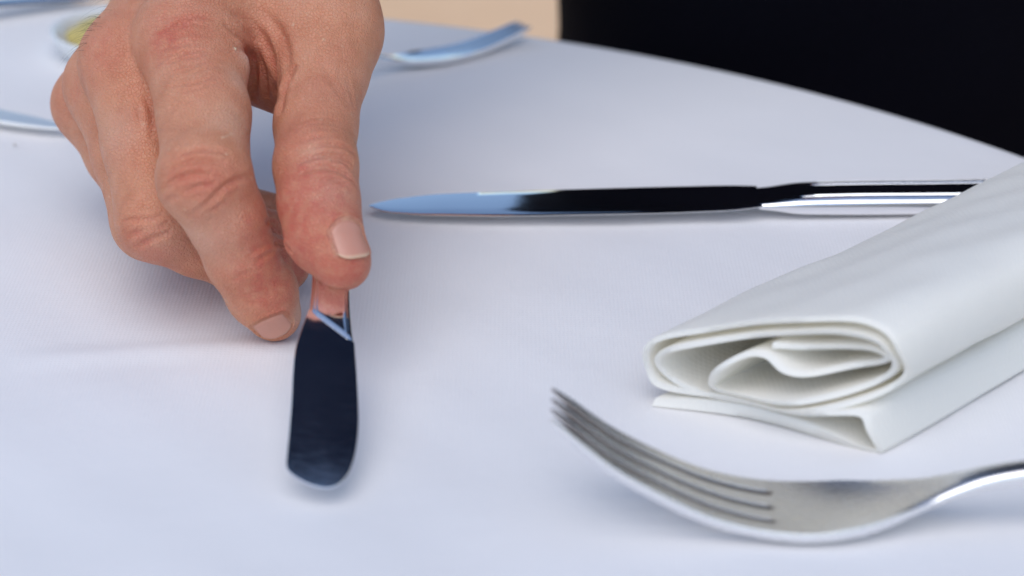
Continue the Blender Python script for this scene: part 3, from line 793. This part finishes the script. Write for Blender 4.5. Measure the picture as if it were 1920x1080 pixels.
def cloth_part(name, prims, lo_, hi_, h, k=.03, wr=.004, mat=None):
    def fn(p):
        d = None
        for a_, b_, r1, r2 in prims:
            e = rcone(p, np.array(a_, float), np.array(b_, float), r1, r2); d = e if d is None else smin(d, e, k)
        return d+wr*(np.sin(p[:, 0]*38+p[:, 2]*61+2*np.sin(p[:, 1]*30))*.5+np.sin(p[:, 2]*95-p[:, 0]*50+p[:, 1]*40)*.3)
    V_, F_ = polygonise(fn, lo_, hi_, h)
    return link(name, npmesh(name, V_, F_), mat or M_BLACK, person)
cloth_part('shirt', [(PEL+np.array([0, 0, .03]), (.20, .33, .50), .142, .155), ((.085, .325, .52), (.315, .34, .52), .11, .11), (SH_R, EL_R, .070, .062), (ARM[1]+(ARM[2]-ARM[1])*.25, EL_R, .039, .050), (SH_L, (.43, .36, .30), .068, .058), ((.43, .36, .30), (.40, .28, .07), .058, .046), ((.2, .34, .60), (.198, .325, .655), .068, .064)], (-.12, .05, -.02), (.56, .54, .80), .010, mat=M_NAVY)
cloth_part('trousers', [((.121, .300, .10), (.115, .285, -.06), .115, .094), ((.115, .285, -.06), (.11, .33, -.28), .092, .07), ((.10, .33, -.28), (.10, .36, -.66), .075, .065), ((.295, .32, .10), (.30, .31, -.06), .115, .094), ((.30, .31, -.06), (.30, .35, -.28), .092, .07), ((.30, .35, -.28), (.30, .38, -.66), .075, .065), ((.12, .33, .16), (.29, .34, .16), .125, .125)], (-.08, .10, -.74), (.50, .52, .32), .012, .03, .003)
for x, y in ((.10, .36), (.30, .38)):
    r_ = []
    for s, (hw2, h2) in zip((-.05, 0, .06, .12, .18, .215), ((.036, .09), (.042, .095), (.043, .07), (.045, .05), (.042, .04), (.02, .02))):
        r_.append([(x+hw2*math.cos(2*math.pi*k/20), y-s, GZ+.001+max(0, h2*(.5+.5*math.sin(2*math.pi*k/20)))) for k in range(20)])
    v, f = loft(r_); link('shoe', mesh('shoe', v, f), M_BLACK, person)
def hair_cap():
    def fn(p):
        d = rcone(p, np.array([.195, .30, .80]), np.array([.195, .305, .872]), .074, .088)
        d = np.maximum(d, -(p[:, 1]-.245)*-1*0-(p[:, 1]-.262)+(-.0))
        d = np.maximum(d, .79-p[:, 2]); return d
    V_, F_ = polygonise(fn, (.08, .18, .70), (.31, .42, 1.0), .008); return link('hair', npmesh('hair', V_, F_), M_HAIR, person)
hair_cap()
# fine dark hairs on the back of the hand and the wrist edge
hv, hf = [], []
cand = []
for _ in range(1500):
    x, y = rng.uniform(150, 420), rng.uniform(-60, 95)
    if abs(x-(212-y*.62)) > 11: continue
    c = surf(x, y)
    if c is not None: cand.append(c)
    if len(cand) > 34: break
for c in cand:
    nv = grad(hand_sdf, c[None], .0006)[0]; nv /= np.linalg.norm(nv)
    dirn = nv*.8+np.array([-.5, -.3, -.35])+rng.normal(0, .2, 3); dirn /= np.linalg.norm(dirn)
    L = rng.uniform(.004, .009); base = len(hv); s_ = np.cross(dirn, FW); s_ /= np.linalg.norm(s_)+1e-9; s2 = np.cross(s_, dirn)
    for k in range(5):
        t_ = k/4; q = c+dirn*L*t_+np.array([0, -.2, -1])*L*.45*t_*t_; rr = .000035*(1-.8*t_)
        for m_ in range(3): hv.append(q+rr*(s_*math.cos(2.094*m_)+s2*math.sin(2.094*m_)))
    for k in range(4):
        for m_ in range(3):
            n2 = (m_+1) % 3; hf.append((base+k*3+m_, base+k*3+n2, base+k*3+3+n2, base+k*3+3+m_))
o = link('body_hair', mesh('body_hair', hv, hf), M_HAIR, person, kind='stuff')
